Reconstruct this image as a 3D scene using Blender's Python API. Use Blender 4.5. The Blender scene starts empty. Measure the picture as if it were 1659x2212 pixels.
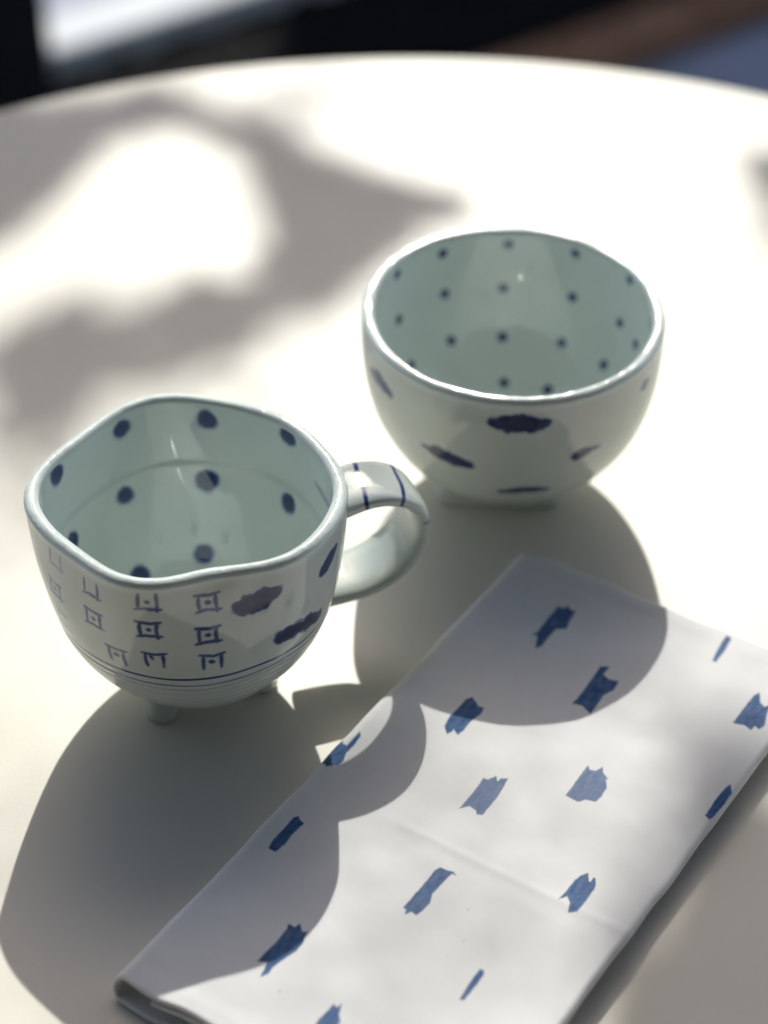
import bpy, math
import numpy as np

rng = np.random.default_rng(11)
scene = bpy.context.scene
COL = scene.collection
TZ = 0.72                                  # height of the table top; table-local z + TZ = world z

# ------------------------------------------------------------------ camera
TILT = math.radians(39.5)
DIST = 0.75
cam = bpy.data.cameras.new('camera')
cam.sensor_fit = 'VERTICAL'
cam.sensor_height = 36.0
cam.lens = 36.0*4850/2212
cam.clip_start = 0.02
cam.clip_end = 200
cam.dof.use_dof = True
cam.dof.focus_distance = 0.630
cam.dof.aperture_fstop = 5.7
cam_o = bpy.data.objects.new('camera', cam)
COL.objects.link(cam_o)
cam_o.location = (0, -DIST*math.cos(TILT), TZ+DIST*math.sin(TILT))
cam_o.rotation_euler = (math.pi/2-TILT, 0, 0)
scene.camera = cam_o

# ------------------------------------------------------------------ sun and sky
from mathutils import Vector
SUN = Vector((0.035, 1.30, 1.0)).normalized()      # towards the sun, behind the cups
world = bpy.data.worlds.new('World')
scene.world = world
world.use_nodes = True
wn = world.node_tree
bg = wn.nodes['Background']
sky = wn.nodes.new('ShaderNodeTexSky')
sky.sky_type = 'NISHITA'
sky.sun_disc = False
sky.sun_elevation = math.asin(SUN.z)
sky.sun_rotation = math.atan2(SUN.x, SUN.y)
wn.links.new(sky.outputs['Color'], bg.inputs['Color'])
bg.inputs['Strength'].default_value = 0.135
sky.dust_density = 2.2
sky.air_density = 1.0
sky.ozone_density = 0.6
sun = bpy.data.lights.new('sun', 'SUN')
sun.energy = 2.7
sun.angle = math.radians(0.5)
sun.color = (1.0, 0.993, 0.93)
sun_o = bpy.data.objects.new('sun', sun)
COL.objects.link(sun_o)
sun_o.rotation_euler = SUN.to_track_quat('Z', 'Y').to_euler()
sun_o.location = (0, 3, 4)

scene.view_settings.view_transform = 'Standard'
scene.view_settings.look = 'None'
scene.view_settings.gamma = 1
scene.view_settings.exposure = 0.85
scene.cycles.use_denoising = True
scene.cycles.max_bounces = 12
scene.cycles.diffuse_bounces = 8
scene.cycles.sample_clamp_indirect = 8

# ------------------------------------------------------------------ helpers
def mesh_from(name, verts, faces, smooth=True):
    me = bpy.data.meshes.new(name)
    me.from_pydata([tuple(v) for v in verts], [], [tuple(f) for f in faces])
    me.update()
    if smooth:
        me.polygons.foreach_set('use_smooth', np.ones(len(me.polygons), bool))
    return me

def grid_mesh(name, V, wrap=True, caps=False, wrap_rows=False):
    """rows x columns of points -> quads, fast"""
    M, N = V.shape[:2]
    idx = np.arange(M*N).reshape(M, N)
    a = idx if wrap_rows else idx[:-1]
    b = np.roll(idx, -1, 0) if wrap_rows else idx[1:]
    if wrap:
        a2, b2 = np.roll(a, -1, 1), np.roll(b, -1, 1)
    else:
        a, a2 = a[:, :-1], a[:, 1:]
        b, b2 = b[:, :-1], b[:, 1:]
    q = np.stack([a, a2, b2, b], -1).reshape(-1)
    nq = len(q)//4
    starts = np.arange(nq)*4
    totals = np.full(nq, 4)
    if caps:
        q = np.concatenate([q, idx[0][::-1], idx[-1]])
        starts = np.concatenate([starts, [nq*4, nq*4+N]])
        totals = np.concatenate([totals, [N, N]])
    me = bpy.data.meshes.new(name)
    me.vertices.add(M*N)
    me.vertices.foreach_set('co', V.reshape(-1).astype(np.float32))
    me.loops.add(len(q))
    me.loops.foreach_set('vertex_index', q.astype(np.int32))
    me.polygons.add(len(starts))
    me.polygons.foreach_set('loop_start', starts.astype(np.int32))
    me.polygons.foreach_set('loop_total', totals.astype(np.int32))
    me.update(calc_edges=True)
    me.validate()
    me.polygons.foreach_set('use_smooth', np.ones(len(me.polygons), bool))
    return me

def add_attr(me, name, values):
    a = me.attributes.new(name, 'FLOAT', 'POINT')
    a.data.foreach_set('value', np.asarray(values, np.float32).reshape(-1))

def link(name, me, mat, parent=None, loc=None):
    o = bpy.data.objects.new(name, me)
    COL.objects.link(o)
    if mat and not me.materials:
        me.materials.append(mat)
    if parent:
        o.parent = parent
    if loc is not None:
        o.location = loc
    return o

def tag(o, label=None, cat=None, group=None, kind=None):
    for k, v in (('label', label), ('category', cat), ('group', group), ('kind', kind)):
        if v:
            o[k] = v
    return o

def empty(name, loc):
    o = bpy.data.objects.new(name, None)
    o.empty_display_size = 0.02
    o.location = loc
    COL.objects.link(o)
    return o

def box_mesh(name, x0, x1, y0, y1, z0, z1, bev=0.004, seg=2):
    import bmesh
    bm = bmesh.new()
    r = bmesh.ops.create_cube(bm, size=1)
    for v in bm.verts:
        v.co = ((x0+x1)/2+v.co.x*(x1-x0), (y0+y1)/2+v.co.y*(y1-y0), (z0+z1)/2+v.co.z*(z1-z0))
    bmesh.ops.bevel(bm, geom=list(bm.edges), offset=bev, segments=seg, affect='EDGES', profile=0.5)
    me = bpy.data.meshes.new(name)
    bm.to_mesh(me)
    bm.free()
    return me

def lathe_mesh(name, prof, n=128):
    ph = np.linspace(0, 2*np.pi, n, endpoint=False)
    p = np.array(prof, float)
    V = np.stack([p[:, :1]*np.cos(ph), p[:, :1]*np.sin(ph), p[:, 1:]+0*ph], -1)
    return grid_mesh(name, V, wrap=True, caps=True)

def tube_mesh(name, pts, rad, n=10):
    P = np.array(pts, float)
    T = np.gradient(P, axis=0)
    T /= np.linalg.norm(T, axis=1, keepdims=True)
    ref = np.array([0.31, 0.17, 0.93]) if abs(T[0, 2]) < 0.9 else np.array([1.0, 0.2, 0])
    A = np.cross(T, ref); A /= np.linalg.norm(A, axis=1, keepdims=True)
    B = np.cross(T, A)
    ph = np.linspace(0, 2*np.pi, n, endpoint=False)
    r = np.broadcast_to(np.asarray(rad, float), (len(P),))[:, None, None]
    V = P[:, None] + r*(A[:, None]*np.cos(ph)[None, :, None] + B[:, None]*np.sin(ph)[None, :, None])
    return grid_mesh(name, V, wrap=True, caps=True)

class WaveNoise:
    """smooth band-limited noise: a sum of random plane waves"""
    def __init__(self, scale, n=24, dim=3, seed=0):
        r = np.random.default_rng(seed)
        k = r.normal(size=(n, dim)); k /= np.linalg.norm(k, axis=1, keepdims=True)
        self.k = k*(2*np.pi/scale)*r.uniform(.55, 1.7, (n, 1))
        self.p = r.uniform(0, 2*np.pi, n)
        self.n = n
    def __call__(self, P):
        out = np.zeros(P.shape[:-1])
        for k, p in zip(self.k, self.p):
            out += np.sin(P@k+p)
        return out/math.sqrt(self.n/2)

def smooth(x, a, b):
    t = np.clip((x-a)/(b-a), 0, 1)
    return t*t*(3-2*t)

# ------------------------------------------------------------------ materials
def new_mat(name):
    m = bpy.data.materials.new(name)
    m.use_nodes = True
    nt = m.node_tree
    return m, nt, nt.nodes['Principled BSDF']

def ramp_noise(nt, scale, c0, c1, lo=.35, hi=.65, detail=4, coord='Object'):
    tc = nt.nodes.new('ShaderNodeTexCoord')
    n = nt.nodes.new('ShaderNodeTexNoise')
    n.inputs['Scale'].default_value = scale
    n.inputs['Detail'].default_value = detail
    nt.links.new(tc.outputs[coord], n.inputs['Vector'])
    r = nt.nodes.new('ShaderNodeValToRGB')
    r.color_ramp.elements[0].position = lo
    r.color_ramp.elements[1].position = hi
    r.color_ramp.elements[0].color = (*c0, 1)
    r.color_ramp.elements[1].color = (*c1, 1)
    nt.links.new(n.outputs['Fac'], r.inputs['Fac'])
    return n, r

def simple_mat(name, c0, c1, rough, scale=20, bump=0.0, bump_scale=60, spec=0.5):
    m, nt, b = new_mat(name)
    n, r = ramp_noise(nt, scale, c0, c1)
    nt.links.new(r.outputs['Color'], b.inputs['Base Color'])
    b.inputs['Roughness'].default_value = rough
    b.inputs['Specular IOR Level'].default_value = spec
    if bump:
        n2, _ = ramp_noise(nt, bump_scale, (0, 0, 0), (1, 1, 1))
        bp = nt.nodes.new('ShaderNodeBump')
        bp.inputs['Strength'].default_value = bump
        bp.inputs['Distance'].default_value = 0.001
        nt.links.new(n2.outputs['Fac'], bp.inputs['Height'])
        nt.links.new(bp.outputs['Normal'], b.inputs['Normal'])
    return m

def glaze_mat():
    m, nt, b = new_mat('celadon_glaze')
    L = nt.links.new
    at = nt.nodes.new('ShaderNodeAttribute'); at.attribute_name = 'cobalt'
    n, r = ramp_noise(nt, 55, (.635, .71, .675), (.675, .75, .715), .3, .7, 5)
    # cobalt brushwork: thin washes are blue, thick paint near black
    cr = nt.nodes.new('ShaderNodeValToRGB')
    e = cr.color_ramp.elements
    e[0].position = .15; e[0].color = (.32, .38, .48, 1)
    e[1].position = 1.0; e[1].color = (.008, .013, .055, 1)
    k = e.new(.42); k.color = (.042, .066, .19, 1)
    mx = nt.nodes.new('ShaderNodeMix'); mx.data_type = 'RGBA'
    st = nt.nodes.new('ShaderNodeMapRange'); st.inputs['From Min'].default_value = .02; st.inputs['From Max'].default_value = .3
    L(at.outputs['Fac'], st.inputs['Value'])
    L(at.outputs['Fac'], cr.inputs['Fac'])
    L(st.outputs['Result'], mx.inputs['Factor'])
    # same glaze; light bounced inside and shade outside put into the colour
    at4 = nt.nodes.new('ShaderNodeAttribute'); at4.attribute_name = 'inside'
    n5, r5 = ramp_noise(nt, 55, (.520, .570, .525), (.565, .615, .570), .3, .7, 5)
    mi = nt.nodes.new('ShaderNodeMix'); mi.data_type = 'RGBA'
    L(at4.outputs['Fac'], mi.inputs['Factor']); L(r5.outputs['Color'], mi.inputs[6]); L(r.outputs['Color'], mi.inputs[7])
    L(mi.outputs[2], mx.inputs[6])
    L(cr.outputs['Color'], mx.inputs[7])
    L(mx.outputs[2], b.inputs['Base Color'])
    b.inputs['Roughness'].default_value = .06
    b.inputs['IOR'].default_value = 1.62
    # orange-peel of a hand-applied glaze, rougher on the wiped rim
    at2 = nt.nodes.new('ShaderNodeAttribute'); at2.attribute_name = 'rim'
    tc = nt.nodes.new('ShaderNodeTexCoord')
    n2 = nt.nodes.new('ShaderNodeTexNoise'); n2.inputs['Scale'].default_value = 430; n2.inputs['Detail'].default_value = 2
    n3 = nt.nodes.new('ShaderNodeTexNoise'); n3.inputs['Scale'].default_value = 70; n3.inputs['Detail'].default_value = 2
    L(tc.outputs['Object'], n2.inputs['Vector']); L(tc.outputs['Object'], n3.inputs['Vector'])
    m1 = nt.nodes.new('ShaderNodeMath'); m1.operation = 'MULTIPLY'
    L(n2.outputs['Fac'], m1.inputs[0]); L(at2.outputs['Fac'], m1.inputs[1])
    b1 = nt.nodes.new('ShaderNodeBump'); b1.inputs['Strength'].default_value = .30; b1.inputs['Distance'].default_value = .0006
    L(m1.outputs[0], b1.inputs['Height'])
    b2 = nt.nodes.new('ShaderNodeBump'); b2.inputs['Strength'].default_value = .12; b2.inputs['Distance'].default_value = .0012
    L(n3.outputs['Fac'], b2.inputs['Height']); L(b1.outputs['Normal'], b2.inputs['Normal'])
    L(b2.outputs['Normal'], b.inputs['Normal'])
    return m

def cloth_mat():
    m, nt, b = new_mat('printed_cotton')
    L = nt.links.new
    at = nt.nodes.new('ShaderNodeAttribute'); at.attribute_name = 'indigo'
    n, r = ramp_noise(nt, 90, (.71, .705, .69), (.75, .745, .73), .3, .7, 6)
    n2, r2 = ramp_noise(nt, 260, (.024, .078, .205), (.036, .108, .265), .3, .7, 5)
    mx = nt.nodes.new('ShaderNodeMix'); mx.data_type = 'RGBA'
    L(at.outputs['Fac'], mx.inputs['Factor']); L(r.outputs['Color'], mx.inputs[6]); L(r2.outputs['Color'], mx.inputs[7])
    L(mx.outputs[2], b.inputs['Base Color'])
    b.inputs['Roughness'].default_value = .9
    b.inputs['Specular IOR Level'].default_value = .15
    b.inputs['Sheen Weight'].default_value = .08
    # weave
    at3 = nt.nodes.new('ShaderNodeAttribute'); at3.attribute_name = 'weave_uv'
    sep = nt.nodes.new('ShaderNodeSeparateXYZ'); L(at3.outputs['Vector'], sep.inputs[0])
    hs = []
    for ax in ('X', 'Y'):
        mm = nt.nodes.new('ShaderNodeMath'); mm.operation = 'MULTIPLY'; mm.inputs[1].default_value = 2*math.pi/.00062
        L(sep.outputs[ax], mm.inputs[0])
        s = nt.nodes.new('ShaderNodeMath'); s.operation = 'SINE'; L(mm.outputs[0], s.inputs[0]); hs.append(s)
    ad = nt.nodes.new('ShaderNodeMath'); ad.operation = 'MULTIPLY'; L(hs[0].outputs[0], ad.inputs[0]); L(hs[1].outputs[0], ad.inputs[1])
    bp = nt.nodes.new('ShaderNodeBump'); bp.inputs['Strength'].default_value = .10; bp.inputs['Distance'].default_value = .00005
    L(ad.outputs[0], bp.inputs['Height'])
    n4 = nt.nodes.new('ShaderNodeTexNoise'); n4.inputs['Scale'].default_value = 130; n4.inputs['Detail'].default_value = 5
    tc = nt.nodes.new('ShaderNodeTexCoord'); L(tc.outputs['Object'], n4.inputs['Vector'])
    bp2 = nt.nodes.new('ShaderNodeBump'); bp2.inputs['Strength'].default_value = .10; bp2.inputs['Distance'].default_value = .0006
    L(n4.outputs['Fac'], bp2.inputs['Height']); L(bp.outputs['Normal'], bp2.inputs['Normal'])
    L(bp2.outputs['Normal'], b.inputs['Normal'])
    return m

M_GLAZE = glaze_mat()
M_CLOTH = cloth_mat()
M_TABLE = simple_mat('cream_laminate', (.685, .648, .555), (.725, .688, .595), .45, 9, .04, 700, .3)
M_EDGE = simple_mat('edge_banding', (.55, .46, .25), (.62, .52, .30), .45, 30)
M_STEEL = simple_mat('painted_steel', (.03, .03, .032), (.045, .045, .045), .4, 30)
M_PAVE = simple_mat('blue_grey_paving', (.31, .335, .42), (.37, .40, .49), .8, 6, .3, 90)
M_BLACK = simple_mat('black_soil', (.009, .009, .010), (.016, .015, .015), .95, 60, .3, 300, .05)
M_PLANTER = simple_mat('black_painted_box', (.010, .010, .011), (.014, .014, .015), .6, 30, .1, 200, .2)
M_WOOD = simple_mat('brown_timber', (.24, .125, .072), (.37, .205, .125), .85, 14, .2, 80, .1)
M_KERB = simple_mat('white_kerb_stone', (.74, .74, .73), (.80, .80, .79), .8, 10, .3, 90)
M_LEAF = simple_mat('leaf_green', (.045, .085, .025), (.075, .13, .04), .5, 8)
M_BARK = simple_mat('bark', (.10, .075, .055), (.17, .13, .10), .9, 25, .8, 70)

RIM_MUG = [(0.044277, 0.0), (-0.000335, -0.002438), (0.00111, 0.000255), (0.000567, 0.000976), (0.000658, 0.000246), (-0.001211, -1.4e-05), (0.000464, -0.000248), (0.000296, -0.000125)]
RIM_BOWL = [(0.049718, 0.0), (6e-05, -0.000698), (-0.0009, 0.0004)]
MUG_DOTS = [(2.1424, 0.9057, 0.2), (1.5097, 0.8958, 0.7), (0.8116, 0.9405, 0.5), (2.8449, 0.9231, 0.4), (2.2122, 0.5782, 0.5), (1.5228, 0.5732, 0.3), (0.7679, 0.5856, 0.3), (2.8711, 0.5583, 0.3), (1.5621, 0.2457, 0.4), (2.3213, 0.2234, 0.7)]
BOWL_DOTS = [(2.0551, 0.8983, 0.3), (1.5577, 0.9032, 0.3), (1.0516, 0.9156, 0.6), (2.5045, 0.9156, 0.1), (0.5061, 0.9405, 0.2), (2.0551, 0.6377, 0.6), (1.5882, 0.6229, 0.5), (1.0341, 0.6328, 0.0), (2.5438, 0.6303, 0.0), (0.5411, 0.6328, 0.5), (2.0726, 0.3673, 0.4), (1.5882, 0.3474, 0.3), (1.0341, 0.3623, 0.1), (2.5875, 0.3598, 0.3), (0.5323, 0.3673, 0.5), (1.5795, 0.1489, 0.2), (0.9948, 0.1489, 0.4)]
MUG_SQ = [(-1.7715, 0.9181, 0.1), (-1.7759, 0.7668, 0.6), (-1.7584, 0.5856, 0.5), (-1.3788, 0.8735, 0.8), (-1.3919, 0.7097, 0.8), (-1.3744, 0.5658, 0.4), (-2.186, 0.7345, 0.4), (-2.042, 0.5683, 0.6), (-2.5831, 0.7171, 0.2), (-2.2035, 0.866, 0.4), (-2.6049, 0.3847, 9.0)]
MUG_ST = [[(-1.1519, 0.8189, 0.3), (-1.0516, 0.8412, 0.4), (-0.9163, 0.8586, 0.6)], [(-0.8901, 0.6055, 0.3), (-0.7374, 0.608, 0.6), (-0.528, 0.5782, 0.4)], [(-0.5018, 0.8214, 0.5), (-0.3491, 0.8586, 0.1)]]
BOWL_ST = [[(-1.7148, 0.8611, 0.6), (-1.5664, 0.8635, 0.4), (-1.4224, 0.8536, 0.2)], [(-2.2166, 0.5633, 0.4), (-2.1118, 0.5583, 0.2), (-2.0071, 0.5459, 0.3), (-1.8937, 0.5286, 0.4)], [(-1.1563, 0.5881, 0.0), (-1.1083, 0.598, 0.5)], [(-1.1083, 0.598, 0.5), (-0.9817, 0.6055, 0.3)], [(-1.6624, 0.3276, 0.6), (-1.4966, 0.3425, 0.6), (-1.3352, 0.3301, 0.5)], [(-2.762, 0.8164, 0.2), (-2.6224, 0.8189, 0.2), (-2.5176, 0.7941, 0.3)], [(-0.637, 0.8362, 0.4), (-0.5716, 0.8586, 0.1)]]
PRINTS = [
  (0.95, [(0.0356,0.0239), (0.0346,0.0254), (0.0400,0.0280), (0.0379,0.0291), (0.0337,0.0287), (0.0291,0.0289), (0.0270,0.0315), (0.0236,0.0304), (0.0178,0.0292), (0.0184,0.0278), (0.0171,0.0258), (0.0189,0.0255), (0.0190,0.0234), (0.0233,0.0239), (0.0294,0.0245), (0.0332,0.0246)]),
  (0.95, [(0.0539,0.0488), (0.0530,0.0519), (0.0547,0.0557), (0.0518,0.0556), (0.0460,0.0552), (0.0420,0.0566), (0.0381,0.0561), (0.0390,0.0533), (0.0384,0.0509), (0.0341,0.0506), (0.0359,0.0483), (0.0405,0.0488), (0.0470,0.0492), (0.0512,0.0492)]),
  (0.95, [(0.0832,0.0227), (0.0857,0.0251), (0.0842,0.0257), (0.0829,0.0258), (0.0842,0.0279), (0.0818,0.0284), (0.0773,0.0281), (0.0728,0.0286), (0.0701,0.0281), (0.0702,0.0261), (0.0678,0.0225), (0.0700,0.0214), (0.0744,0.0217), (0.0785,0.0218)]),
  (0.90, [(0.0137,0.0749), (0.0136,0.0761), (0.0079,0.0760), (0.0015,0.0751), (0.0004,0.0738), (0.0015,0.0731), (0.0075,0.0738)]),
  (0.90, [(0.0349,0.0925), (0.0339,0.0958), (0.0347,0.0982), (0.0326,0.0987), (0.0333,0.1002), (0.0310,0.1010), (0.0262,0.0994), (0.0215,0.0983), (0.0239,0.0975), (0.0228,0.0954), (0.0189,0.0931), (0.0206,0.0924), (0.0265,0.0926)]),
  (0.70, [(0.1080,0.0437), (0.1056,0.0455), (0.1060,0.0479), (0.1072,0.0490), (0.1065,0.0504), (0.1036,0.0502), (0.0978,0.0499), (0.0907,0.0491), (0.0918,0.0474), (0.0933,0.0470), (0.0918,0.0457), (0.0942,0.0444), (0.0945,0.0429), (0.1014,0.0434)]),
  (0.70, [(0.0873,0.0661), (0.0875,0.0703), (0.0855,0.0718), (0.0847,0.0746), (0.0818,0.0750), (0.0783,0.0746), (0.0757,0.0727), (0.0753,0.0733), (0.0739,0.0708), (0.0718,0.0692), (0.0742,0.0686), (0.0749,0.0669), (0.0735,0.0655), (0.0779,0.0659), (0.0831,0.0662)]),
  (1.00, [(0.0724,0.1027), (0.0732,0.1045), (0.0710,0.1049), (0.0655,0.1052), (0.0603,0.1051), (0.0577,0.1032), (0.0596,0.1027), (0.0651,0.1024)]),
  (1.00, [(0.1501,0.0071), (0.1502,0.0096), (0.1465,0.0104), (0.1423,0.0101), (0.1371,0.0102), (0.1365,0.0082), (0.1356,0.0073), (0.1371,0.0064), (0.1416,0.0068), (0.1476,0.0066)]),
  (0.95, [(0.1850,0.0289), (0.1837,0.0312), (0.1858,0.0320), (0.1887,0.0325), (0.1866,0.0338), (0.1841,0.0336), (0.1795,0.0346), (0.1763,0.0354), (0.1731,0.0353), (0.1710,0.0344), (0.1692,0.0341), (0.1700,0.0328), (0.1679,0.0306), (0.1697,0.0302), (0.1696,0.0280), (0.1714,0.0287), (0.1772,0.0291), (0.1813,0.0289)]),
  (0.85, [(0.1480,0.0506), (0.1480,0.0516), (0.1497,0.0522), (0.1479,0.0532), (0.1481,0.0549), (0.1460,0.0556), (0.1424,0.0559), (0.1397,0.0547), (0.1348,0.0548), (0.1303,0.0551), (0.1301,0.0565), (0.1294,0.0550), (0.1299,0.0537), (0.1302,0.0513), (0.1318,0.0507), (0.1388,0.0509), (0.1444,0.0509)]),
  (0.88, [(0.1219,0.0836), (0.1195,0.0851), (0.1211,0.0868), (0.1246,0.0882), (0.1228,0.0901), (0.1175,0.0901), (0.1120,0.0900), (0.1093,0.0887), (0.1092,0.0879), (0.1112,0.0880), (0.1112,0.0875), (0.1085,0.0858), (0.1107,0.0846), (0.1132,0.0840), (0.1175,0.0839)]),
  (0.90, [(0.1651,0.0794), (0.1644,0.0805), (0.1593,0.0805), (0.1549,0.0803), (0.1534,0.0797), (0.1533,0.0784), (0.1568,0.0785), (0.1616,0.0790)]),
  (0.90, [(0.1907,0.0529), (0.1876,0.0533), (0.1849,0.0535), (0.1853,0.0548), (0.1835,0.0551), (0.1853,0.0558), (0.1868,0.0564), (0.1883,0.0579), (0.1913,0.0580), (0.1932,0.0552), (0.1933,0.0532)]),
  (0.95, [(0.1145,-0.0006), (0.1143,0.0012), (0.1152,0.0023), (0.1130,0.0051), (0.1109,0.0056), (0.1077,0.0046), (0.1043,0.0047), (0.0998,0.0040), (0.0987,0.0029), (0.1017,0.0029), (0.1054,0.0031), (0.1051,0.0016), (0.1031,-0.0001), (0.1041,-0.0007), (0.1099,-0.0003)]),
]
SHADE = [
  (1.00, [(-0.176,0.271), (-0.100,0.289), (-0.081,0.279), (-0.065,0.263), (-0.045,0.249), (-0.025,0.242), (-0.017,0.234), (-0.011,0.217), (0.009,0.207), (0.032,0.200), (0.043,0.191), (0.013,0.174), (-0.003,0.144), (-0.012,0.128), (-0.033,0.128), (-0.048,0.141), (-0.055,0.154), (-0.043,0.160), (-0.042,0.184), (-0.050,0.194), (-0.056,0.216), (-0.067,0.244), (-0.085,0.260), (-0.105,0.259), (-0.122,0.242), (-0.130,0.208), (-0.141,0.177), (-0.160,0.160)]),
  (0.50, [(0.032,0.198), (0.074,0.189), (0.071,0.177), (0.031,0.174)]),
  (0.16, [(-0.090,0.289), (-0.054,0.297), (-0.018,0.310), (-0.017,0.257), (-0.027,0.245), (-0.053,0.263), (-0.075,0.275)]),
  (0.60, [(-0.152,0.104), (-0.127,0.118), (-0.101,0.127), (-0.076,0.134), (-0.047,0.131), (-0.033,0.116), (-0.046,0.101), (-0.060,0.083), (-0.079,0.069), (-0.099,0.066), (-0.111,0.058), (-0.124,0.037), (-0.140,0.014)]),
  (0.20, [(-0.047,0.128), (-0.012,0.125), (-0.022,0.098), (-0.045,0.086)]),
  (0.80, [(0.153,0.234), (0.172,0.245), (0.159,0.154), (0.147,0.167)]),
  (0.40, [(0.120,-0.020), (0.132,-0.015), (0.125,-0.067), (0.118,-0.056)]),
  (1.00, [(0.123,-0.107), (0.096,-0.144), (0.075,-0.176), (0.053,-0.213), (0.050,-0.224), (0.110,-0.224)]),
  (0.25, [(0.096,-0.075), (0.109,-0.071), (0.101,-0.099), (0.090,-0.126), (0.082,-0.129), (0.090,-0.099)]),
  (0.30, [(-0.011,-0.187), (0.006,-0.184), (0.009,-0.195), (-0.009,-0.198)]),
  (0.15, [(0.009,-0.198), (0.039,-0.201), (0.045,-0.213), (0.002,-0.213)]),
  (0.40, [(0.114,-0.087), (0.126,-0.083), (0.102,-0.144), (0.076,-0.176), (0.063,-0.179), (0.080,-0.149), (0.099,-0.118)]),
]
SQUARES = [(-1.7715, .912, 'blrd', .72), (-1.7759, .767, 'btlrd', .78), (-1.7584, .596, 'tlkr', .72), (-1.3788, .876, 'btlrd', .76), (-1.3919, .718, 'btlrd', .80), (-1.3744, .576, 'tlrd', .72),
           (-2.186, .735, 'btlrd', .62), (-2.030, .575, 'trld', .68), (-2.1904, .89, 'blr', .6), (-2.5831, .74, 'btlrd', .45), (-2.55, .58, 'btl', .40), (-2.55, .91, 'blr', .42),
           (-2.95, .76, 'btlrd', .6), (-2.95, .92, 'btlrd', .6)]
HANDLE_ANGLE = 21.2
# radius from the mug's axis, height, half width, sideways shift
HANDLE = [(.0400, .0606, .0101, -.0019), (.0529, .0624, .0102, -.0013), (.0630, .0591, .0103, -.0008), (.0690, .0524, .0104, -.0002), (.0695, .0429, .0104, .0004),
          (.0659, .0338, .0105, .0010), (.0589, .0278, .0106, .0016), (.0501, .0252, .0107, .0021), (.0362, .0249, .0108, .0027)]
HANDLE_STRIPES = [(.0121, .00055, .62), (.0236, .00055, .66), (.0370, .0005, .28)]
MUG_FEET = [(-.0667, -.0955), (-.0372, -.0828), (-.0600, -.0640)]
BOWL_FOOT = (.0390, .0225)
#GEO-BEGIN
def rim_radius(co, phi):
    """radius of a hand-thrown rim as a short Fourier series of the angle"""
    out = np.zeros_like(phi)
    for k, (a, b) in enumerate(co):
        out = out + a*np.cos(k*phi) - b*np.sin(k*phi)
    return out

def profile(t, p, q):
    return np.clip(1-np.clip(1-t, 0, 1)**p, 0, 1)**(1/q)

def vessel_point(S, phi, t, inner=False):
    """point on the outer or inner wall; t = 0 at the bottom, 1 at the rim"""
    phi = np.asarray(phi, float); t = np.asarray(t, float)
    R = rim_radius(S['rim'], phi); R0 = S['rim'][0][0]
    k = np.clip((t-S['round'])/(1-S['round']), 0, 1)**1.5       # dents fade out downwards
    Rz = R0 + (R-R0)*k
    w = S['wall']
    if not inner:
        r = S['rb'] + (Rz-S['rb'])*profile(t, S['p'], S['q'])
        z = S['z0'] + (S['h']-S['z0'])*t
    else:
        r = (Rz-w)*profile(t, S['p'], S['qi'])
        z = S['z0']+S['floor'] + (S['h']-S['z0']-S['floor'])*t
    z = z + S['dz'](phi)*np.clip(t, 0, 1)**6
    return np.stack([S['c'][0]+r*np.cos(phi), S['c'][1]+r*np.sin(phi), z], -1)

MUG = dict(c=(-.0560, -.0808), h=.0755, z0=.0065, rb=.0150, p=3.2, q=1.3, qi=1.7, wall=.0045, floor=.0035, round=.35,
           dz=lambda ph: 0*ph, rim=RIM_MUG)
BOWL = dict(c=(.0414, .0185), h=.069, z0=.0085, rb=.0180, p=2.6, q=1.75, qi=2.0, wall=.0042, floor=.0035, round=.1,
            dz=lambda ph: 0*ph, rim=RIM_BOWL)
#GEO-END

# ------------------------------------------------------------------ setting: ground, kerb, bench
ground = link('paving', mesh_from('paving', [(-60, -60, 0), (60, -60, 0), (60, 60, 0), (-60, 60, 0)], [(0, 1, 2, 3)], False), M_PAVE)
tag(ground, kind='structure')

# a planting bed beyond the table: timber edging, black soil, a pale kerb, a dark planter box
# (local x runs along the bed at 35 degrees, local y away from the table)
A35 = math.radians(35)
def bed_place(o, along, away):
    o.location = (.8192*along-.5736*away, .5736*along+.8192*away, 0)
    o.rotation_euler = (0, 0, A35)
    return o
edging = bed_place(link('timber_edging', box_mesh('timber_edging', -1.9, 2.4, 0, .080, 0, .026, .006), M_WOOD), 1.0, 1.182)
tag(edging, 'brown timber edging board along the near side of the black soil bed', 'edging board')
gx, gy = np.meshgrid(np.linspace(-1.9, 2.4, 240), np.linspace(.081, .33, 24))
NS = WaveNoise(.05, 24, 2, 31); NS2 = WaveNoise(.016, 24, 2, 32)
gz = .022+.004*NS(np.stack([gx, gy], -1))+.0018*NS2(np.stack([gx, gy], -1))
soil = bed_place(link('soil_bed', grid_mesh('soil_bed', np.stack([gx, gy, gz], -1), wrap=False), M_BLACK), 1.0, 1.182)
tag(soil, kind='structure')
kerb = bed_place(link('kerb_stone', box_mesh('kerb_stone', -1.9, 2.4, 0, .080, 0, .052, .008), M_KERB), 1.0, 1.4985)
tag(kerb, 'pale kerb stone along the far side of the black soil bed', 'kerb')
planter = bed_place(empty('planter_box', (0, 0, 0)), .289, 1.34)
tag(planter, 'tall black planter box standing at the left end of the soil bed', 'planter')
link('box', box_mesh('planter', -.20, .20, -.115, .14, .02, .42, .010), M_PLANTER, planter)
link('rim', box_mesh('planter_rim', -.212, .212, -.127, .152, .42, .445, .006), M_PLANTER, planter)
link('soil', box_mesh('planter_soil', -.18, .18, -.10, .125, .445, .452, .003), M_BLACK, planter)

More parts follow.
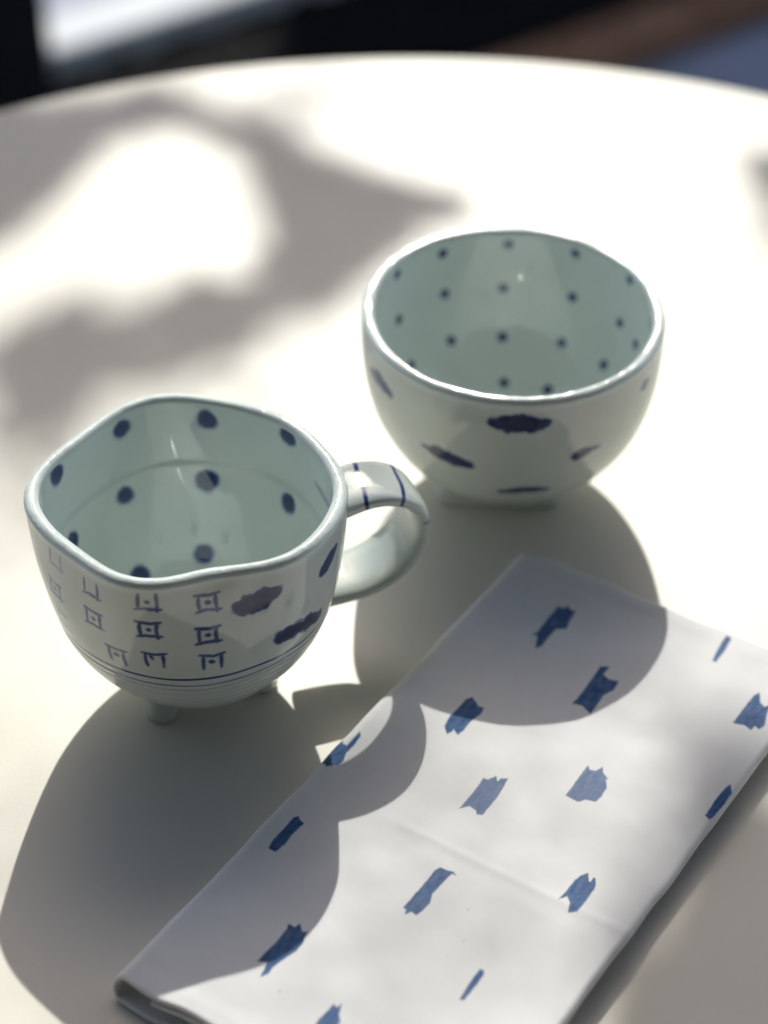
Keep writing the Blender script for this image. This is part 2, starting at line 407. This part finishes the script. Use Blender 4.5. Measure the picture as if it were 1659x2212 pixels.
# ------------------------------------------------------------------ roof and back wall added out of view to darken the camera side
M_PLASTER = simple_mat('dark_brown_render', (.085, .070, .055), (.115, .095, .075), .9, 5, .3, 60)
M_SOFFIT = simple_mat('stained_soffit_boards', (.070, .055, .042), (.11, .085, .065), .7, 9, .2, 50)
added_shelter = empty('added_veranda', (0, -1.9, 0))
tag(added_shelter, 'unseen dark brown roof and back wall, added to keep the camera side dark', 'added_veranda')
link('back_wall', box_mesh('back_wall', -4.5, 4.5, -.20, 0, 0, 2.9, .01), M_PLASTER, added_shelter)
for i in range(13):
    link('roof_board', box_mesh('roof_board', -4.5, 4.5, .01+i*.22, .22+i*.22, 2.70, 2.725, .004), M_SOFFIT, added_shelter)
for x in (-4.0, -1.4, 1.4, 4.0):
    link('rafter', box_mesh('rafter', x-.04, x+.04, .01, 2.84, 2.55, 2.698, .006), M_SOFFIT, added_shelter)
for x in (-3.2, 3.2):
    link('post', box_mesh('post', x-.06, x+.06, 2.66, 2.78, 0, 2.548, .008), M_SOFFIT, added_shelter)

added_wall = empty('added_wall', (0, 4.0, 0))  # unseen wall, added to cut the low sky light beyond the table
tag(added_wall, 'tall dark wall with a square opening beyond the tree, unseen, added to block low sky', 'wall')
for x0, x1, z0, z1 in ((-6, -.70, 0, 3.3), (-.05, 6, 0, 3.3), (-.698, -.052, 0, 1.45), (-.698, -.052, 2.08, 3.3)):   # opening shaped to let sun through onto the kerb
    link('wall_panel', box_mesh('added_wall_panel', x0, x1, 0, .22, z0, z1, .004), M_PLASTER, added_wall)
for i in range(20):
    link('coping_stone', box_mesh('coping_stone', -6+i*.6, -5.41+i*.6, -.03, .25, 3.302, 3.36, .008), M_SOFFIT, added_wall)

# ------------------------------------------------------------------ round table
table = empty('round_table', (.0132, -.0362, 0))
tag(table, 'round cream white cafe table carrying both cups and the napkin', 'table')
Rt = .3583
top = [(0.002, -.026), (Rt-.006, -.026), (Rt-.0035, -.0255)]
link('tabletop', lathe_mesh('tabletop', [(0.002, -.024), (Rt-.012, -.024), (Rt-.0035, -.0225), (Rt-.0030, -.0045)] +
     [(Rt-.0030-.0045*(1-math.cos(a)), -.0045+.0045*math.sin(a)) for a in np.linspace(.2, math.pi/2, 7)] + [(Rt-.03, 0), (.2, 0), (.002, 0)], 256),
     M_TABLE, table, (0, 0, TZ))
eb = [(Rt-.0032, -.0215), (Rt-.0004, -.0210), (Rt, -.0195), (Rt, -.0065), (Rt-.0004, -.0055), (Rt-.0032, -.0050)]
link('edge_band', lathe_mesh('edge_band', eb, 256), M_EDGE, table, (0, 0, TZ))
link('pedestal', lathe_mesh('pedestal', [(.03, .022), (.03, .66), (.05, .68), (.10, .6950)], 48), M_STEEL, table)
link('base_plate', lathe_mesh('base_plate', [(.002, 0), (.215, 0), (.22, .003), (.22, .010), (.21, .014), (.06, .020), (.002, .021)], 96), M_STEEL, table)

# ------------------------------------------------------------------ painted vessels
NOI_A = WaveNoise(.0022, 20, 3, 1)
NOI_B = WaveNoise(.009, 20, 3, 2)
NOI_R = WaveNoise(.030, 16, 3, 3)

def seg_dist(P, A, B):
    d = B-A
    t = np.clip(((P-A)@d)/max(d@d, 1e-12), 0, 1)
    return np.linalg.norm(P-(A+t[:, None]*d), axis=1), t

def vessel_mesh(S, name, painter, N=720):
    ph = np.linspace(-np.pi, np.pi, N, endpoint=False)
    to = np.concatenate([np.linspace(0, .06, 8)[:-1]**1.0, np.linspace(.06, .965, 150)])
    # bottom disc, outer wall, rounded lip, inner wall
    rows, side = [], []
    O0 = vessel_point(S, ph, 0*ph)
    cen = np.array([S['c'][0], S['c'][1], S['z0']])
    for f in (.02, .4, .75):
        rows.append(cen+(O0-cen)*f); side.append(0)
    for t in to:
        rows.append(vessel_point(S, ph, t+0*ph)); side.append(0)
    tl = .965
    a = rows[-1]; b = vessel_point(S, ph, tl+0*ph, True)
    crest_z = S['h']
    for w in np.linspace(0, np.pi, 16)[1:-1]:
        m = (a+b)/2 + (a-b)/2*np.cos(w)
        m = m.copy(); m[:, 2] = (a[:, 2]*(1+np.cos(w))/2 + b[:, 2]*(1-np.cos(w))/2) + np.sin(w)*.0021
        rows.append(m); side.append(2)
    for t in np.concatenate([np.linspace(tl, .12, 140), np.linspace(.12, 0, 36)[1:]**1]):
        tt = max(t, .0)
        rows.append(vessel_point(S, ph, tt+0*ph, True)); side.append(1)
    rows[-1] = np.array([S['c'][0], S['c'][1], S['z0']+S['floor']]) + (rows[-2]-np.array([S['c'][0], S['c'][1], S['z0']+S['floor']]))*np.array([.08, .08, .02])
    V = np.array(rows)
    sd = np.repeat(np.array(side)[:, None], N, 1).reshape(-1)
    P = V.reshape(-1, 3)
    cobalt = painter(P, sd)
    # throwing marks and the slight unevenness of a hand-made wall
    c3 = np.array([S['c'][0], S['c'][1], 0])
    rad = P-c3; rad[:, 2] = 0
    rr = np.linalg.norm(rad, axis=1, keepdims=True)+1e-9
    und = NOI_R(P)*.00010
    if S.get('step'):                                        # thrown step where the floor of the cup begins
        und = und - np.where(sd == 1, .0007*smooth(-P[:, 2], -S['step']-.0013, -S['step']+.0013), 0)
    if S.get('rings') is not None:
        und = und + np.where(sd == 0, S['rings'](P[:, 2]), 0)
    P2 = P + rad/rr*und[:, None]
    P2[:, 2] += np.where(sd == 2, NOI_B(P)*.00004, 0)
    me = grid_mesh(name, P2.reshape(V.shape), wrap=True, caps=True)
    add_attr(me, 'cobalt', cobalt)
    t = (P[:, 2]-S['z0'])/(S['h']-S['z0'])
    add_attr(me, 'rim', smooth(t, .95, 1.0))
    add_attr(me, 'inside', np.where(sd == 0, smooth(t, .93, .975), 1.0))
    return me

def surf(S, ph, t, inner=False):
    return vessel_point(S, np.array([ph]), np.array([t]), inner)[0]

def blob(out, P, mask, C, r, strength, soft=.0009, wob=.25, seed=0):
    d = np.linalg.norm(P-C, axis=1)
    k = mask & (d < r*2.2)
    q = P[k]
    dd = d[k] + r*wob*.55*NOI_B(q+seed) + r*.02*NOI_A(q+seed)
    # hand-dabbed: darker pool to one side
    pool = .80+.22*np.clip(((q-C)@np.array([.5, .3, .8]))/r+.12*NOI_B(q+seed), -1, 1)
    v = strength*(1-smooth(dd, r-soft, r+soft))*np.clip(pool, .35, 1)
    out[k] = np.maximum(out[k], v)

def stroke(out, P, mask, pts, w, strength, soft=.0006, wob=.30, seed=0, taper=(.6, .6)):
    pts = [np.asarray(p) for p in pts]
    n = len(pts)-1
    for i in range(n):
        d, t = seg_dist(P, pts[i], pts[i+1])
        k = mask & (d < w*2.5)
        q = P[k]
        g = (i+t[k])/n
        ww = w*(taper[0]+(1-taper[0])*smooth(g, 0, .3))*(taper[1]+(1-taper[1])*smooth(1-g, 0, .3))
        dd = d[k] + w*wob*.6*NOI_B(q*1.7+seed) + w*.05*NOI_A(q*.7+seed)
        v = strength*(1-smooth(dd, ww-soft, ww+soft))*np.clip(.96+.05*NOI_B(q*2+seed), .6, 1)
        out[k] = np.maximum(out[k], v)

def square_motif(out, P, mask, S, ph, t, wid, hgt, sides, strength, seed):
    r = np.linalg.norm(surf(S, ph, t)[:2]-np.array(S['c']))
    dz = S['h']-S['z0']
    e = 1e-3
    slope = np.linalg.norm(surf(S, ph, t+e)-surf(S, ph, t-e))/(2*e)     # wall length per unit t
    def pt(u, v):
        return surf(S, ph+u*wid/2/r, t+v*hgt/2/slope)
    j = np.random.default_rng(seed).uniform(-.10, .10, 16)
    L = {'b': [(-1.2+j[0], -1.12), (-.3, -.9+j[1]), (1.3, -1.0+j[2])],
         't': [(-1.18+j[3], 1.12), (.2, .92+j[4]), (1.25, 1.1)],
         'l': [(-.85+j[5], -1.05), (-.9, 0), (-.86, 1.0)],
         'r': [(.9, -1.2+j[6]), (.86+j[7], 0), (.88, 1.05)],
         'd': [(-.12+j[8], .02), (.14, -.05+j[9])],
         'k': [(-.35, .75), (-.05+j[8], .1)]}
    for s in sides:
        l = L[s]
        stroke(out, P, mask, [pt(*p) for p in l], .00058 if s != 'd' else .0008, strength, .0006, .12, seed*.01, (.8, .7))

def paint_mug(P, sd):
    S = MUG
    out = np.zeros(len(P))
    inn, ext = sd == 1, sd == 0
    for i, (ph, t, _) in enumerate(MUG_DOTS):
        blob(out, P, inn, surf(S, ph, t, True), .0031 if i != 5 else .0034, (.80, .86, .95, .95, .70, 1., .9, .9, .74, .86)[i]*.86, .0016, .13, i*.37)
    for i, (ph, t) in enumerate(((-.05, .93), (-.75, .9), (-1.5, .92), (-2.3, .9), (-3.0, .92), (.05, .6), (-.8, .58), (-1.55, .6), (-2.3, .6), (0.7, .27), (-.4, .26), (-1.3, .28), (-2.3, .3))):
        blob(out, P, inn, surf(S, ph, t, True), .0031, .85, .0011, .13, 5+i*.37)
    for i, (ph, t, sides, st) in enumerate(SQUARES):
        square_motif(out, P, ext, S, ph, t, (.0056), .0050, sides, st*.72, 20+i)
    for i, l in enumerate(MUG_ST):
        stroke(out, P, ext, [surf(S, a, t) for a, t, _ in l], (.0034, .0029, .0024)[i], (.93, .95, .78)[i], .0012, .14, i*.71, (.75, .6))
    for i, (a, t) in enumerate(((.9, .8), (1.3, .55), (1.8, .8), (2.2, .6))):
        stroke(out, P, ext, [surf(S, a, t-.03), surf(S, a+.15, t), surf(S, a+.3, t+.02)], .0024, .95, .0006, .22, 3+i*.7)
    for z, s in ((.0397, .62), (.0366, .34), (.0342, .22), (.0315, .16)):
        dd = np.abs(P[:, 2]-z+.00035*np.sin(P[:, 0]*90))
        out = np.maximum(out, np.where(ext, s*(1-smooth(dd, .00015, .0006)), 0))
    return out

def paint_bowl(P, sd):
    S = BOWL
    out = np.zeros(len(P))
    inn, ext = sd == 1, sd == 0
    for i, (ph, t, _) in enumerate(BOWL_DOTS):
        blob(out, P, inn, surf(S, ph, t, True), .0016, .72, .0011, .12, i*.31)
    for ring, (t, n) in enumerate(((.90, 14), (.62, 12), (.345, 10))):
        for j in range(n):
            a = -np.pi+2*np.pi*(j+.5*(ring % 2))/n
            if a < .40 and a > -np.pi+.05 and not (ring > 0 and a > .3):
                blob(out, P, inn, surf(S, a, t, True), .0016, .78, .0009, .12, 4+j)
    W = (.0034, .0026, .0022, .0013, .0018, .0024, .0022)
    T = ((.75, .6), (.35, .7), (.9, .8), (.7, .3), (.6, .6), (.6, .6), (.6, .6))
    for i, l in enumerate(BOWL_ST):
        stroke(out, P, ext, [surf(S, a, t) for a, t, _ in l], W[i], (.97, .94, .92, .42, .92, .6, .5)[i], .0011, .16, i*.53, T[i])
    for i, (a, t) in enumerate(((.1, .6), (.6, .85), (1.1, .5), (1.7, .8), (2.3, .55), (2.9, .5), (.5, .3), (2.0, .3))):
        stroke(out, P, ext, [surf(S, a, t), surf(S, a+.12, t+.01), surf(S, a+.24, t)], .0024, .95, .0007, .25, 7+i*.7)
    return out

MUG['step'] = .0535
MUG['rings'] = lambda z: .00013*np.sin((z-.012)*2*np.pi/.0029)*smooth(-z, -.0405, -.0375)*smooth(z, .020, .026)
mug = empty('mug', (MUG['c'][0], MUG['c'][1], TZ))
tag(mug, 'pale celadon mug with a handle, pinched wavy rim and blue square motifs', 'mug', None)
bowl = empty('bowl', (BOWL['c'][0], BOWL['c'][1], TZ))
tag(bowl, 'pale celadon footed bowl without handle, small blue dots inside', 'bowl', None)
off_m = (-MUG['c'][0], -MUG['c'][1], 0)
off_b = (-BOWL['c'][0], -BOWL['c'][1], 0)
link('body', vessel_mesh(MUG, 'mug_body', paint_mug), M_GLAZE, mug, off_m)
link('body', vessel_mesh(BOWL, 'bowl_body', paint_bowl), M_GLAZE, bowl, off_b)

# mug handle: a broad strap bent into a ring
def catmull(pts, n):
    P = np.array(pts, float)
    P = np.vstack([2*P[0]-P[1], P, 2*P[-1]-P[-2]])
    out = []
    m = len(P)-3
    for s in np.linspace(0, m-1e-6, n):
        i = int(s); t = s-i
        a, b, c, d = P[i:i+4]
        out.append(.5*((2*b)+(-a+c)*t+(2*a-5*b+4*c-d)*t*t+(-a+3*b-3*c+d)*t**3))
    return np.array(out)

PSI = math.radians(HANDLE_ANGLE)
hp = catmull(HANDLE, 260)
for _ in range(220):                                         # relax the curve so that it bends evenly
    hp[1:-1] = hp[1:-1]*.5+(hp[:-2]+hp[2:])*.25
hp = hp+0                                    # rho, z, half width, y shift
nsec = 56
sa = np.linspace(0, 2*np.pi, nsec, endpoint=False)
sx = np.sign(np.cos(sa))*np.abs(np.cos(sa))**.72
sy = np.sign(np.sin(sa))*np.abs(np.sin(sa))**.80
e1 = np.array([math.cos(PSI), math.sin(PSI), 0]); e2 = np.array([-math.sin(PSI), math.cos(PSI), 0]); ez = np.array([0, 0, 1.])
T = np.gradient(hp[:, :2], axis=0); T /= np.linalg.norm(T, axis=1, keepdims=True)
Nn = np.stack([-T[:, 1], T[:, 0]], 1)                        # outward of the ring
g = np.linspace(0, 1, len(hp))
th = .0030+.0006*(smooth(g, .85, 1)+smooth(-g, -.12, 0))
rows = []
for i in range(len(hp)):
    base = e1*hp[i, 0]+ez*hp[i, 1]+e2*hp[i, 3]
    nrm = e1*Nn[i, 0]+ez*Nn[i, 1]
    # the outer face is slightly dished
    rows.append(base + np.outer(sx*hp[i, 2], e2) + np.outer(sy*th[i]-.0004*(1-sx**2)*np.sign(sy), nrm))
HV = np.array(rows)
hme = grid_mesh('mug_handle', HV, wrap=True, caps=True)
arc = np.concatenate([[0], np.cumsum(np.linalg.norm(np.diff(hp[:, :2], axis=0), axis=1))])
cob = np.zeros(HV.shape[:2])
face = (sy > -.25)[None, :]
for s0, wd, st in HANDLE_STRIPES:
    a = arc[:, None]+.0012*sx[None, :]*np.sign(sx)[None, :]*0 - .0015*sx[None, :]
    d = np.abs(a-s0+.00015*np.sin(sx*5)[None, :])
    cob = np.maximum(cob, np.where(face, st*(1-smooth(d, wd-.00030, wd+.00035)), 0))
add_attr(hme, 'cobalt', cob)
add_attr(hme, 'rim', np.zeros(cob.shape))
link('handle', hme, M_GLAZE, mug)

for fx, fy in MUG_FEET:
    x, y = fx-MUG['c'][0], fy-MUG['c'][1]
    pr = [(.0008, 0), (.0040, 0), (.0047, .0006), (.0050, .0020), (.0053, .0075), (.0056, .0150), (.0030, .0152)]
    fm = lathe_mesh('mug_foot', pr, 32)
    link('foot', fm, M_GLAZE, mug, (x, y, 0))

# square foot ring of the bowl
sq = np.linspace(0, 2*np.pi, 160, endpoint=False)
def sqr(h, n=7.0):
    r = h/(np.abs(np.cos(sq))**n+np.abs(np.sin(sq))**n)**(1/n)
    return np.stack([r*np.cos(sq), r*np.sin(sq)], 1)
frows = []
for h, z in ((.014, .0035), (.0172, .0035), (.0178, .0004), (.0184, 0), (.0205, 0), (.0212, .0006), (.0213, .002), (.0215, .0068), (.0212, .0092), (.0200, .0112), (.0175, .0125), (.010, .0125)):
    frows.append(np.concatenate([sqr(h), np.full((160, 1), z)], 1))
ffm = grid_mesh('bowl_foot', np.array(frows), wrap=True, caps=True)
fo = link('square_foot', ffm, M_GLAZE, bowl, (BOWL_FOOT[0]-BOWL['c'][0], BOWL_FOOT[1]-BOWL['c'][1], 0))
fo.rotation_euler = (0, 0, math.radians(-3))

# ------------------------------------------------------------------ folded napkin
NA = np.array([.0451, -.0274]); UD = np.array([-.5547, -.8320]); VD = np.array([.8320, -.5547])
NL, NW = .2073, .1070
TH = .00135
def arc_pts(cx, cz, r, a0, a1, n):
    return [(cx+r*math.cos(a), cz+r*math.sin(a)) for a in np.linspace(a0, a1, n)]
mid = []
zb, zm, zt = .0011, .0050, .0074
mid += [(v, zb) for v in np.linspace(.100, .005, 60)]
mid += arc_pts(.0030, (zb+zt)/2, (zt-zb)/2, -math.pi/2, -3*math.pi/2, 26)[1:-1]
n_top0 = len(mid)
mid += [(v, zt) for v in np.arange(.0030, .1040, .00028)]
n_top1 = len(mid)
mid += arc_pts(.1040, (zm+zt)/2, (zt-zm)/2, math.pi/2, -math.pi/2, 22)[1:]
mid += [(v, zm) for v in np.linspace(.103, .012, 60)]
mid = np.array(mid)
J = len(mid)
Tm = np.gradient(mid, axis=0); Tm /= np.linalg.norm(Tm, axis=1, keepdims=True)
Nm = np.stack([-Tm[:, 1], Tm[:, 0]], 1)          # left of travel: up on the top sheet
us = np.unique(np.concatenate([np.linspace(0, .0016, 8), np.arange(.0016, NL-.0016, .00030), np.linspace(NL-.0016, NL, 8)]))
U = us[:, None]; Vm = mid[None, :, 0]+0*U
W1 = WaveNoise(.075, 14, 2, 7); W2 = WaveNoise(.022, 20, 2, 8); W3 = WaveNoise(.006, 20, 2, 9)
UV = np.stack([U+0*Vm, Vm], -1)
layer = np.clip((mid[None, :, 1]-zb)/(zt-zb), 0, 1)
lift = layer*(.00040*W1(UV)+.00005*W2(UV)+.000006*W3(UV))
# pressed crease across the top sheet, and a soft dip beside the left fold
crl = .1225-.012*(Vm-.05)
cre = (np.exp(-((U-crl)/.0016)**2)*.00012 - np.exp(-((U-crl-.0036)/.0028)**2)*.00008)*smooth(Vm, .015, .045)*(layer > .75)
cre2 = .0005*np.exp(-((Vm-.0545)/.004)**2)*(layer > .9)*smooth(U, .0, .05)*0
lift = lift + cre + layer*.0009*np.exp(-((U-.060)/.02)**2)*smooth(Vm, .09, .107)
lift = lift + layer*.0010*np.exp(-(U/.010)**2-(Vm/.012)**2)*-.3
# thickness rounds off at the hems
e_u = np.minimum(U, us[-1]-U)
thk = TH*np.sqrt(np.clip(1-(1-np.clip(e_u/.0011, 0, 1))**2, .02, 1))*(1+.25*np.exp(-((e_u-.004)/.003)**2))
half = np.broadcast_to(thk/2, Vm.shape)
je = np.minimum(np.arange(J), J-1-np.arange(J))
half = half*np.clip(np.sqrt(np.clip(je/4, .05, 1)), 0, 1)[None, :]
# each layer ends a little differently
kk = np.linspace(0, 1, J)[None, :]
ext_end = .0024*(1-layer) + .0005*np.sin(kk*5+.6)*(1-layer)
uu = U*(1+(ext_end)/NL) + (.0007*np.sin(kk*7)+.0004*W2(UV))*(np.exp(-U/.02)+np.exp(-(NL-U)/.02))*1.0
vv_edge = .00010*W2(np.stack([U*1.0, U*0+3.3], -1))
def sheet(sgn):
    v = Vm+sgn*half*Nm[None, :, 0]+vv_edge
    z = mid[None, :, 1]+sgn*half*Nm[None, :, 1]+lift
    # round the free corner at the far end of the left fold
    cr = np.clip(1-uu/.006, 0, 1)**2*.0012*np.clip(1-Vm/.012, 0, 1)
    xy = NA[None, None]+(uu+cr)[..., None]*UD+v[..., None]*VD
    return np.concatenate([xy, np.maximum(z, .0003)[..., None]], -1)
up, dn = sheet(1), sheet(-1)
ring = np.concatenate([up, dn[:, ::-1]], 1)              # closed cross-section per u
nme = grid_mesh('napkin_cloth', ring.transpose(0, 1, 2), wrap=True, caps=False)

def poly_mask(px, py, poly):
    """even-odd inside test, and distance to the outline"""
    ins = np.zeros(px.shape, bool); dist = np.full(px.shape, 1e9)
    n = len(poly)
    for i in range(n):
        x0, y0 = poly[i]; x1, y1 = poly[(i+1) % n]
        c = ((y0 > py) != (y1 > py))
        with np.errstate(divide='ignore', invalid='ignore'):
            xi = (x1-x0)*(py-y0)/((y1-y0) if y1 != y0 else 1e-12)+x0
        ins ^= c & (px < xi)
        dx, dy = x1-x0, y1-y0
        t = np.clip(((px-x0)*dx+(py-y0)*dy)/(dx*dx+dy*dy+1e-15), 0, 1)
        dist = np.minimum(dist, np.hypot(px-x0-t*dx, py-y0-t*dy))
    return np.where(ins, dist, -dist)

top_u = uu; top_v = Vm+half*Nm[None, :, 0]
ink_up = np.zeros(Vm.shape)
W4 = WaveNoise(.0016, 24, 2, 21)
wide = np.zeros(J, bool); wide[n_top0-26:n_top1+22] = True
for k, (st, poly) in enumerate(PRINTS):
    pl = np.array(poly); lo = pl.min(0)-.002; hi = pl.max(0)+.002
    m = (top_u > lo[0]) & (top_u < hi[0]) & (top_v > lo[1]) & (top_v < hi[1]) & wide[None, :]
    q = np.stack([top_u[m], top_v[m]], -1)
    d = poly_mask(q[:, 0], q[:, 1], poly)+.00003*W4(q)
    dens = (st*.6+.4)*(.97+.018*W4(q*np.array([.16, 1.3])+3)+.015*W4(q*.5+5))
    ink_up[m] = np.maximum(ink_up[m], smooth(d, -.00024, .00022)*np.clip(dens, .3, 1))
# a few stray flecks of ink
for fu, fv, fr in ((.1480, .0700, .0003), (.1385, .0655, .0003), (.1545, .0690, .00025), (.118, .0245, .0003), (.1895, .0395, .0004)):
    d = np.hypot(top_u-fu, top_v-fv)
    ink_up = np.maximum(ink_up, .35*(1-smooth(d, fr*.6, fr*1.4))*wide[None, :])
ink = np.concatenate([ink_up, np.zeros_like(ink_up)], 1)
add_attr(nme, 'indigo', ink)
wv = nme.attributes.new('weave_uv', 'FLOAT_VECTOR', 'POINT')
al = np.concatenate([[0], np.cumsum(np.linalg.norm(np.diff(mid, axis=0), axis=1))])
wuv = np.stack([np.broadcast_to(U, Vm.shape), np.broadcast_to(al[None, :], Vm.shape), np.zeros(Vm.shape)], -1)
wuv = np.concatenate([wuv, wuv[:, ::-1]], 1)
wv.data.foreach_set('vector', wuv.reshape(-1).astype(np.float32))
# close the two open ends with a strip of quads between the sheet's faces
import bmesh
bm = bmesh.new(); bm.from_mesh(nme); bm.verts.ensure_lookup_table()
KR = ring.shape[1]
for r in (0, ring.shape[0]-1):
    for j in range(J-1):
        ids = [r*KR+j, r*KR+j+1, r*KR+KR-2-j, r*KR+KR-1-j]
        try:
            f = bm.faces.new([bm.verts[i] for i in ids]); f.smooth = True
        except ValueError:
            pass
bmesh.ops.recalc_face_normals(bm, faces=bm.faces)
bm.to_mesh(nme); bm.free()
napkin = link('napkin', nme, M_CLOTH, None, (0, 0, TZ))
tag(napkin, 'folded white cotton napkin printed with ragged indigo blue dashes', 'napkin')

# ------------------------------------------------------------------ the tree whose leaves dapple the table
tree = empty('young_tree', (.75, 2.65, 0))
tag(tree, 'slim young leafy tree beyond the bench shading the table', 'tree')
SUNv = np.array(SUN)
leaf_pos = []
def scatter_leaves(poly, dens, z, L0, L1, leaf):
    # spread sprays of leaves so that their shade falls across this outline
    pl = np.array(poly); lo, hi = pl.min(0), pl.max(0)
    sp = leaf*.27/math.sqrt(dens)
    nx, ny = (np.ceil((hi-lo)/sp)+1).astype(int)
    g = np.stack(np.meshgrid(np.arange(nx), np.arange(ny)), -1).reshape(-1, 2)*sp + lo
    g = g + rng.uniform(-.5, .5, g.shape)*sp
    g = g[poly_mask(g[:, 0], g[:, 1], poly) > leaf*.18]
    for c in g:
        leaf_pos.append((np.array([c[0], c[1], z])+SUNv*rng.uniform(L0, L1), leaf*rng.uniform(.8, 1.2)))
for d, poly in SHADE:
    if d > .9:
        scatter_leaves(poly, d*2.2, TZ, 2.2, 3.1, .030)
    elif d > .3:
        scatter_leaves(poly, d, TZ, 2.2, 3.3, .030)
    else:                                                # thin, high sprays: only a faint veil of shade
        scatter_leaves(poly, d, TZ, 3.2, 3.9, .026)
scatter_leaves([(.05, -.03), (.15, -.08), (.05, -.24), (-.09, -.22), (-.09, -.19)], .055, TZ, 3.4, 4.0, .017)
scatter_leaves([(-.165, .11), (-.05, .11), (-.02, .08), (.03, .0), (-.02, -.04), (-.13, -.03), (-.17, .02)], .05, TZ, 3.4, 4.0, .017)
scatter_leaves([(-.17, .02), (-.10, .03), (-.08, -.22), (-.13, -.26), (-.18, -.2)], .035, TZ, 3.4, 4.0, .017)
scatter_leaves([(-.025, -.075), (.03, -.085), (.035, -.035), (-.02, -.03)], .07, TZ+.062, 3.3, 3.9, .018)
for d, poly in ((1.0, [(-1.0, 1.0), (1.0, 1.25), (1.2, 2.0), (.12, 1.62), (-.75, 1.10)]),):
    scatter_leaves(poly, d, .05, 1.5, 2.6, .075)
# the rest of the crown
cr_c = np.array([.35, 1.95, 1.95])
n_fill = 0
while n_fill < 1200:
    d = rng.normal(size=3); d /= np.linalg.norm(d)
    p = cr_c+d*np.array([1.05, .75, .50])*rng.uniform(.35, 1)**.5
    if p[2] < 1.35:
        continue
    s = p-SUNv*(p[2]-TZ)/SUNv[2]                         # where its shadow meets the table plane
    if -.24 < s[0] < .22 and -.30 < s[1] < .36:
        continue
    g = p-SUNv*(p[2]-.05)/SUNv[2]                        # leave the kerb in the sun
    if -.85 < g[0] < .10 and 1.38 < g[1] < 2.15:
        continue
    leaf_pos.append((p, rng.uniform(.05, .075))); n_fill += 1
lv, lf = [], []
outline = [(0, 0, 0), (.25, .20, .03), (.62, .24, .02), (1, 0, -.08), (.62, -.24, .02), (.25, -.20, .03), (.30, 0, -.01), (.66, 0, -.02)]
lfaces = [(0, 6, 1), (1, 6, 7, 2), (2, 7, 3), (0, 5, 6), (5, 4, 7, 6), (4, 3, 7)]
for p, L in leaf_pos:
    ax = rng.normal(size=3)*np.array([1, 1, .5]); ax /= np.linalg.norm(ax)
    nn = np.array([0, 0.4, 1.0])+rng.normal(size=3)*.45
    nn -= ax*(nn@ax); nn /= np.linalg.norm(nn)
    bb = np.cross(nn, ax)
    k = len(lv)
    for u, v, w in outline:
        lv.append(p-np.array(tree.location)+L*((u-.5)*ax+v*1.15*bb+w*nn))
    lf += [tuple(k+i for i in f) for f in lfaces]
link('crown', mesh_from('crown', lv, lf), M_LEAF, tree)
o = np.array(tree.location)
trunk_pts = catmull([(.75, 2.65, -.02), (.74, 2.63, .45), (.70, 2.56, .95), (.62, 2.42, 1.45), (.52, 2.22, 1.85), (.42, 2.02, 2.2)], 40)-o
link('trunk', tube_mesh('trunk', trunk_pts, np.linspace(.045, .010, 40), 16), M_BARK, tree)
for pts in ([(.70, 2.56, .95), (.50, 2.35, 1.30), (.34, 2.05, 1.75), (.30, 1.9, 2.05)],
            [(.62, 2.42, 1.45), (.40, 2.40, 1.85), (.0, 2.35, 2.15), (-.35, 2.25, 2.2)],
            [(.58, 2.35, 1.62), (.75, 2.05, 1.95), (.95, 1.80, 2.1), (1.15, 1.65, 2.05)],
            [(.65, 2.48, 1.25), (.50, 2.60, 1.60), (.2, 2.55, 1.95)],
            [(.66, 2.48, 1.22), (.72, 2.05, 1.60), (.74, 1.60, 1.78)],
            [(.52, 2.22, 1.85), (.50, 2.45, 2.3), (.44, 2.75, 2.6), (.40, 3.0, 2.85)]):
    q = catmull(pts, 24)-o
    link('limb', tube_mesh('limb', q, np.linspace(.020, .004, 24), 8), M_BARK, tree)
